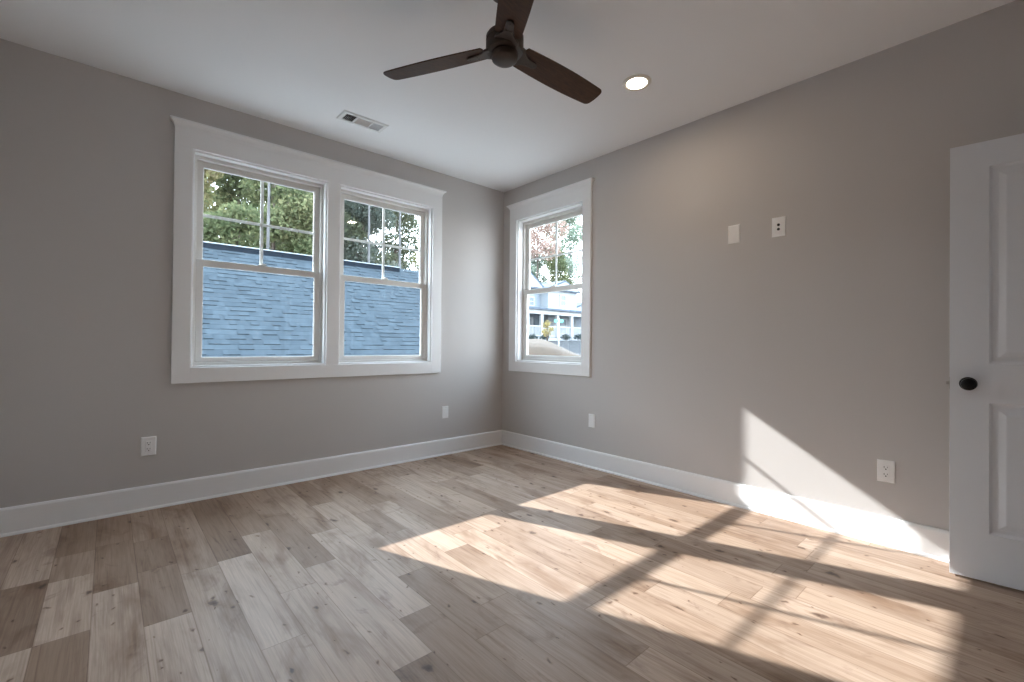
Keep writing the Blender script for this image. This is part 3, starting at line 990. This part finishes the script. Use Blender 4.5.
# ------------------------------------------------------------------ foliage
def leaves_mesh(name, centres, radii, n, size, m, seed, parent, squash=0.75):
    rs = np.random.RandomState(seed)
    C_ = np.array(centres); R_ = np.array(radii)
    wgt = R_ ** 2; wgt = wgt / wgt.sum()
    k = rs.choice(len(C_), n, p=wgt)
    d = rs.normal(size=(n, 3)); d /= np.linalg.norm(d, axis=1)[:, None]
    rr = R_[k] * rs.uniform(.25, 1, n) ** .5
    pos = C_[k] + d * rr[:, None] * np.array([1, 1, squash])
    a = rs.normal(size=(n, 3)); a /= np.linalg.norm(a, axis=1)[:, None]
    t = rs.normal(size=(n, 3)); bb = np.cross(a, t); bb /= np.linalg.norm(bb, axis=1)[:, None]
    nn = np.cross(a, bb)
    s = size * rs.uniform(.6, 1.35, n)[:, None]
    v = np.stack([pos - a * s * .5, pos + bb * s * .28 + nn * s * .08, pos + a * s * .5, pos - bb * s * .28 + nn * s * .08], 1).reshape(-1, 3)
    f = np.arange(4 * n).reshape(-1, 4)
    # folded along the midrib
    tri = np.concatenate([f[:, [0, 1, 2]], f[:, [0, 2, 3]]], 1).reshape(-1, 3)
    me = bpy.data.meshes.new(name)
    me.from_pydata(v.tolist(), [], tri.tolist())
    cl = rs.uniform(0, 1, len(C_))
    tone = np.clip(.5 * cl[k] + .5 * rs.uniform(0, 1, n), 0, 1)
    at = me.attributes.new('leaf_tone', 'FLOAT', 'FACE'); at.data.foreach_set('value', np.repeat(tone, 2).astype(np.float32))
    me.materials.append(m)
    ob = bpy.data.objects.new(name, me); COL.objects.link(ob); ob.parent = parent
    return ob


LEAF = dict(
    green=leaf_mat('leaf_green', (.060, .078, .040), (.115, .135, .070), (.215, .215, .115)),
    dark=leaf_mat('leaf_dark', (.055, .066, .046), (.105, .118, .076), (.19, .19, .13)),
    yellow=leaf_mat('leaf_yellow', (.105, .118, .050), (.20, .20, .095), (.34, .28, .17)),
    pine=leaf_mat('needle_grey', (.060, .074, .064), (.100, .118, .100), (.18, .188, .16)),
    pink=leaf_mat('leaf_autumn', (.26, .18, .155), (.32, .235, .20), (.36, .28, .24)),
    light=leaf_mat('leaf_light', (.10, .14, .115), (.18, .23, .18), (.28, .31, .25)),
    gold=leaf_mat('leaf_gold', (.20, .16, .05), (.27, .22, .09), (.30, .26, .14)),
    shrub=leaf_mat('leaf_shrub', (.03, .045, .045), (.05, .07, .065), (.07, .09, .085)),
)


def tree(name, label, x, y, zb, h, cr, crown0, leaf, n, size, seed, bark='bark', trunk_r=.16, blobs=14, cat='tree', group=None, spread=1.0, lean=1.0):
    root = thing(name, label, cat, (x, y, zb), 0, group)
    rs = random.Random(seed)
    t = MB()
    pts, rad = [], []
    lx = ly = 0.0
    for i in range(9):
        q = i / 8
        pts.append((lx, ly, h * .95 * q)); rad.append(trunk_r * (1 - .8 * q) + .01)
        lx += rs.uniform(-.09, .09) * h / 12 * lean; ly += rs.uniform(-.09, .09) * h / 12 * lean
    t.tube(pts, rad, 8)
    cs, rd = [], []
    for i in range(blobs):
        q = crown0 + (1 - crown0) * (i + rs.random()) / blobs
        env = cr * spread * math.sin(PI * min(1, max(.12, (q - crown0) / (1 - crown0) * .85 + .15))) ** .7
        a = rs.uniform(0, 2 * PI); r = env * rs.uniform(.15, .75)
        c = (r * math.cos(a), r * math.sin(a), h * q)
        cs.append(c); rd.append(cr * rs.uniform(.30, .55))
        i0 = min(7, int(q * 8)); p0 = pts[i0]
        t.tube([(p0[0], p0[1], max(h * .1, p0[2] - .5)), (c[0] * .5, c[1] * .5, (p0[2] + c[2]) / 2), c], [rad[i0] * .5, rad[i0] * .3, .012], 5)
    t.build('trunk', MT[bark], root, smooth=True)
    leaves_mesh('foliage', cs, rd, n, size, LEAF[leaf], seed + 100, root)
    return root


LEFT = 'trees beyond the shingled roof'
tree('leafy_tree', 'yellow-green leafy tree above the roof, far left in the double window', 0.0, 24.5, -2.8, 14.0, 3.2, .36, 'yellow', 13000, .26, 1, group=LEFT)
tree('leafy_tree', 'bright green leafy tree filling the left window above the roof', 3.0, 22.0, -2.8, 13.6, 2.7, .36, 'green', 14000, .24, 2, group=LEFT)
tree('leafy_tree', 'dense olive-green tree at the right of the left window above the roof', 6.0, 25.5, -2.8, 14.5, 3.0, .36, 'dark', 14000, .24, 3, group=LEFT)
tree('tall_pine', 'slim pale trunk rising right of the left window grille', 1.60, 16.6, -2.8, 18.0, 1.6, .82, 'pine', 900, .26, 4, 'bark_pale', .085, 7, group=LEFT, lean=.12)
tree('leafy_tree', 'dark feathery tree at the left of the right-hand pane', 8.8, 24.5, -2.8, 14.2, 2.8, .34, 'pine', 12000, .22, 5, group=LEFT)
tree('tall_pine', 'pale grey pine trunk left of the right window grille', 7.86, 21.0, -2.8, 18.0, 2.0, .78, 'pine', 1500, .26, 6, 'bark_pale', .10, 8, group=LEFT, lean=.12)
tree('tall_pine', 'pale grey pine trunk right of the right window grille', 10.1, 21.6, -2.8, 18.0, 2.2, .78, 'pine', 1600, .24, 7, 'bark_pale', .12, 10, group=LEFT, lean=.12)
tree('leafy_tree', 'small yellow-green tree low in the right corner of the right pane', 13.3, 24.0, -2.8, 10.2, 1.6, .60, 'yellow', 2600, .22, 8, group=LEFT)
tree('leafy_tree', 'open branched tree against white sky in the right pane', 13.9, 29.2, -2.8, 16.0, 3.2, .40, 'dark', 8500, .24, 9, group=LEFT)
tree('leafy_tree', 'broad brownish tree behind the pines', 10.4, 31.0, -2.8, 16.5, 3.4, .32, 'dark', 12000, .30, 10, group=LEFT)
tree('leafy_tree', 'tall green tree behind the bright green one', 4.3, 36.5, -2.8, 20.0, 4.0, .32, 'green', 16000, .36, 12, group=LEFT)
tree('leafy_tree', 'tall yellow tree rearmost at the far left', -1.4, 34.0, -2.8, 18.5, 3.8, .32, 'yellow', 14000, .36, 13, group=LEFT)
tree('leafy_tree', 'tall dark tree rearmost between the two panes', 8.0, 40.0, -2.8, 21.0, 4.0, .32, 'dark', 15000, .36, 14, group=LEFT)
tree('leafy_tree', 'thin grey-green tree rearmost right of the pines', 14.2, 35.0, -2.8, 18.0, 3.6, .34, 'pine', 11000, .32, 15, group=LEFT)
tree('leafy_tree', 'low bushy tree just behind the roof ridge in the left window', 0.9, 18.6, -2.8, 9.6, 1.9, .45, 'green', 8000, .20, 16, group=LEFT)

RIGHT = 'trees behind the house across the street'
tree('autumn_tree', 'pinkish autumn tree high behind the house across the street', 36.6, 36.0, 1.2, 18.0, 3.6, .60, 'pink', 6000, .30, 21, group=RIGHT)
tree('leafy_tree', 'pale green tree behind the house roof, seen in the right wall window', 41.2, 42.5, 1.2, 13.4, 3.2, .42, 'light', 8000, .34, 22, group=RIGHT)
tree('leafy_tree', 'taller pale tree right of the autumn tree behind the house', 44.5, 38.0, 1.2, 20.5, 3.8, .45, 'light', 9500, .34, 23, 'bark_pale', group=RIGHT)
tree('leafy_tree', 'dark green tree low behind the house roof', 39.8, 35.5, 1.2, 11.6, 2.7, .42, 'green', 4600, .30, 24, group=RIGHT)
tree('leafy_tree', 'tree standing right of the house across the street', 42.0, 30.0, 1.3, 11.0, 2.4, .25, 'light', 5000, .30, 25, group=RIGHT)

tree('sapling', 'young sapling with golden leaves on the dirt bank', 6.92, 5.95, 0.98, 0.78, 0.22, .48, 'gold', 700, .045, 31, trunk_r=.012, blobs=9, cat='sapling')
for i, (x, lab) in enumerate(((22.0, 'small dark shrub left of the porch door'), (23.4, 'small dark shrub before the dark porch panel'), (26.0, 'small dark shrub under the porch window'), (27.7, 'small dark shrub at the right porch column'))):
    xx = -3.2 + (x + 3.2) * (19.2 + 3.73) / 25.73
    root = thing('shrub', lab, 'shrub', (xx, 19.2, ground_z(xx, 19.2)), 0, 'shrubs along the porch')
    MB().tube([(0, 0, -.05), (0, 0, .4)], [.03, .02], 6).build('stem', MT['bark'], root)
    leaves_mesh('foliage', [(0, 0, .32), (.2, 0, .25), (-.2, .05, .25)], [.32, .25, .25], 500, .09, LEAF['shrub'], 60 + i, root)

# street sign on its pole
root = thing('street_sign', 'teal street sign on a grey pole before the house across the street', 'sign', (8.70, 7.10, 0.62))
MB().lathe([(.022, -.1), (.022, 1.40), (.015, 1.41)], 12).build('pole', MT['galv'], root)
MB().box(-.16, .16, -.004, .004, 1.26, 1.36).build('blade_plate', MT['sign'], root, .002).rotation_euler = (0, 0, math.radians(-35))
MB().box(-.13, .13, -.004, .004, 1.12, 1.22).build('blade_plate', MT['sign'], root, .002).rotation_euler = (0, 0, math.radians(30))
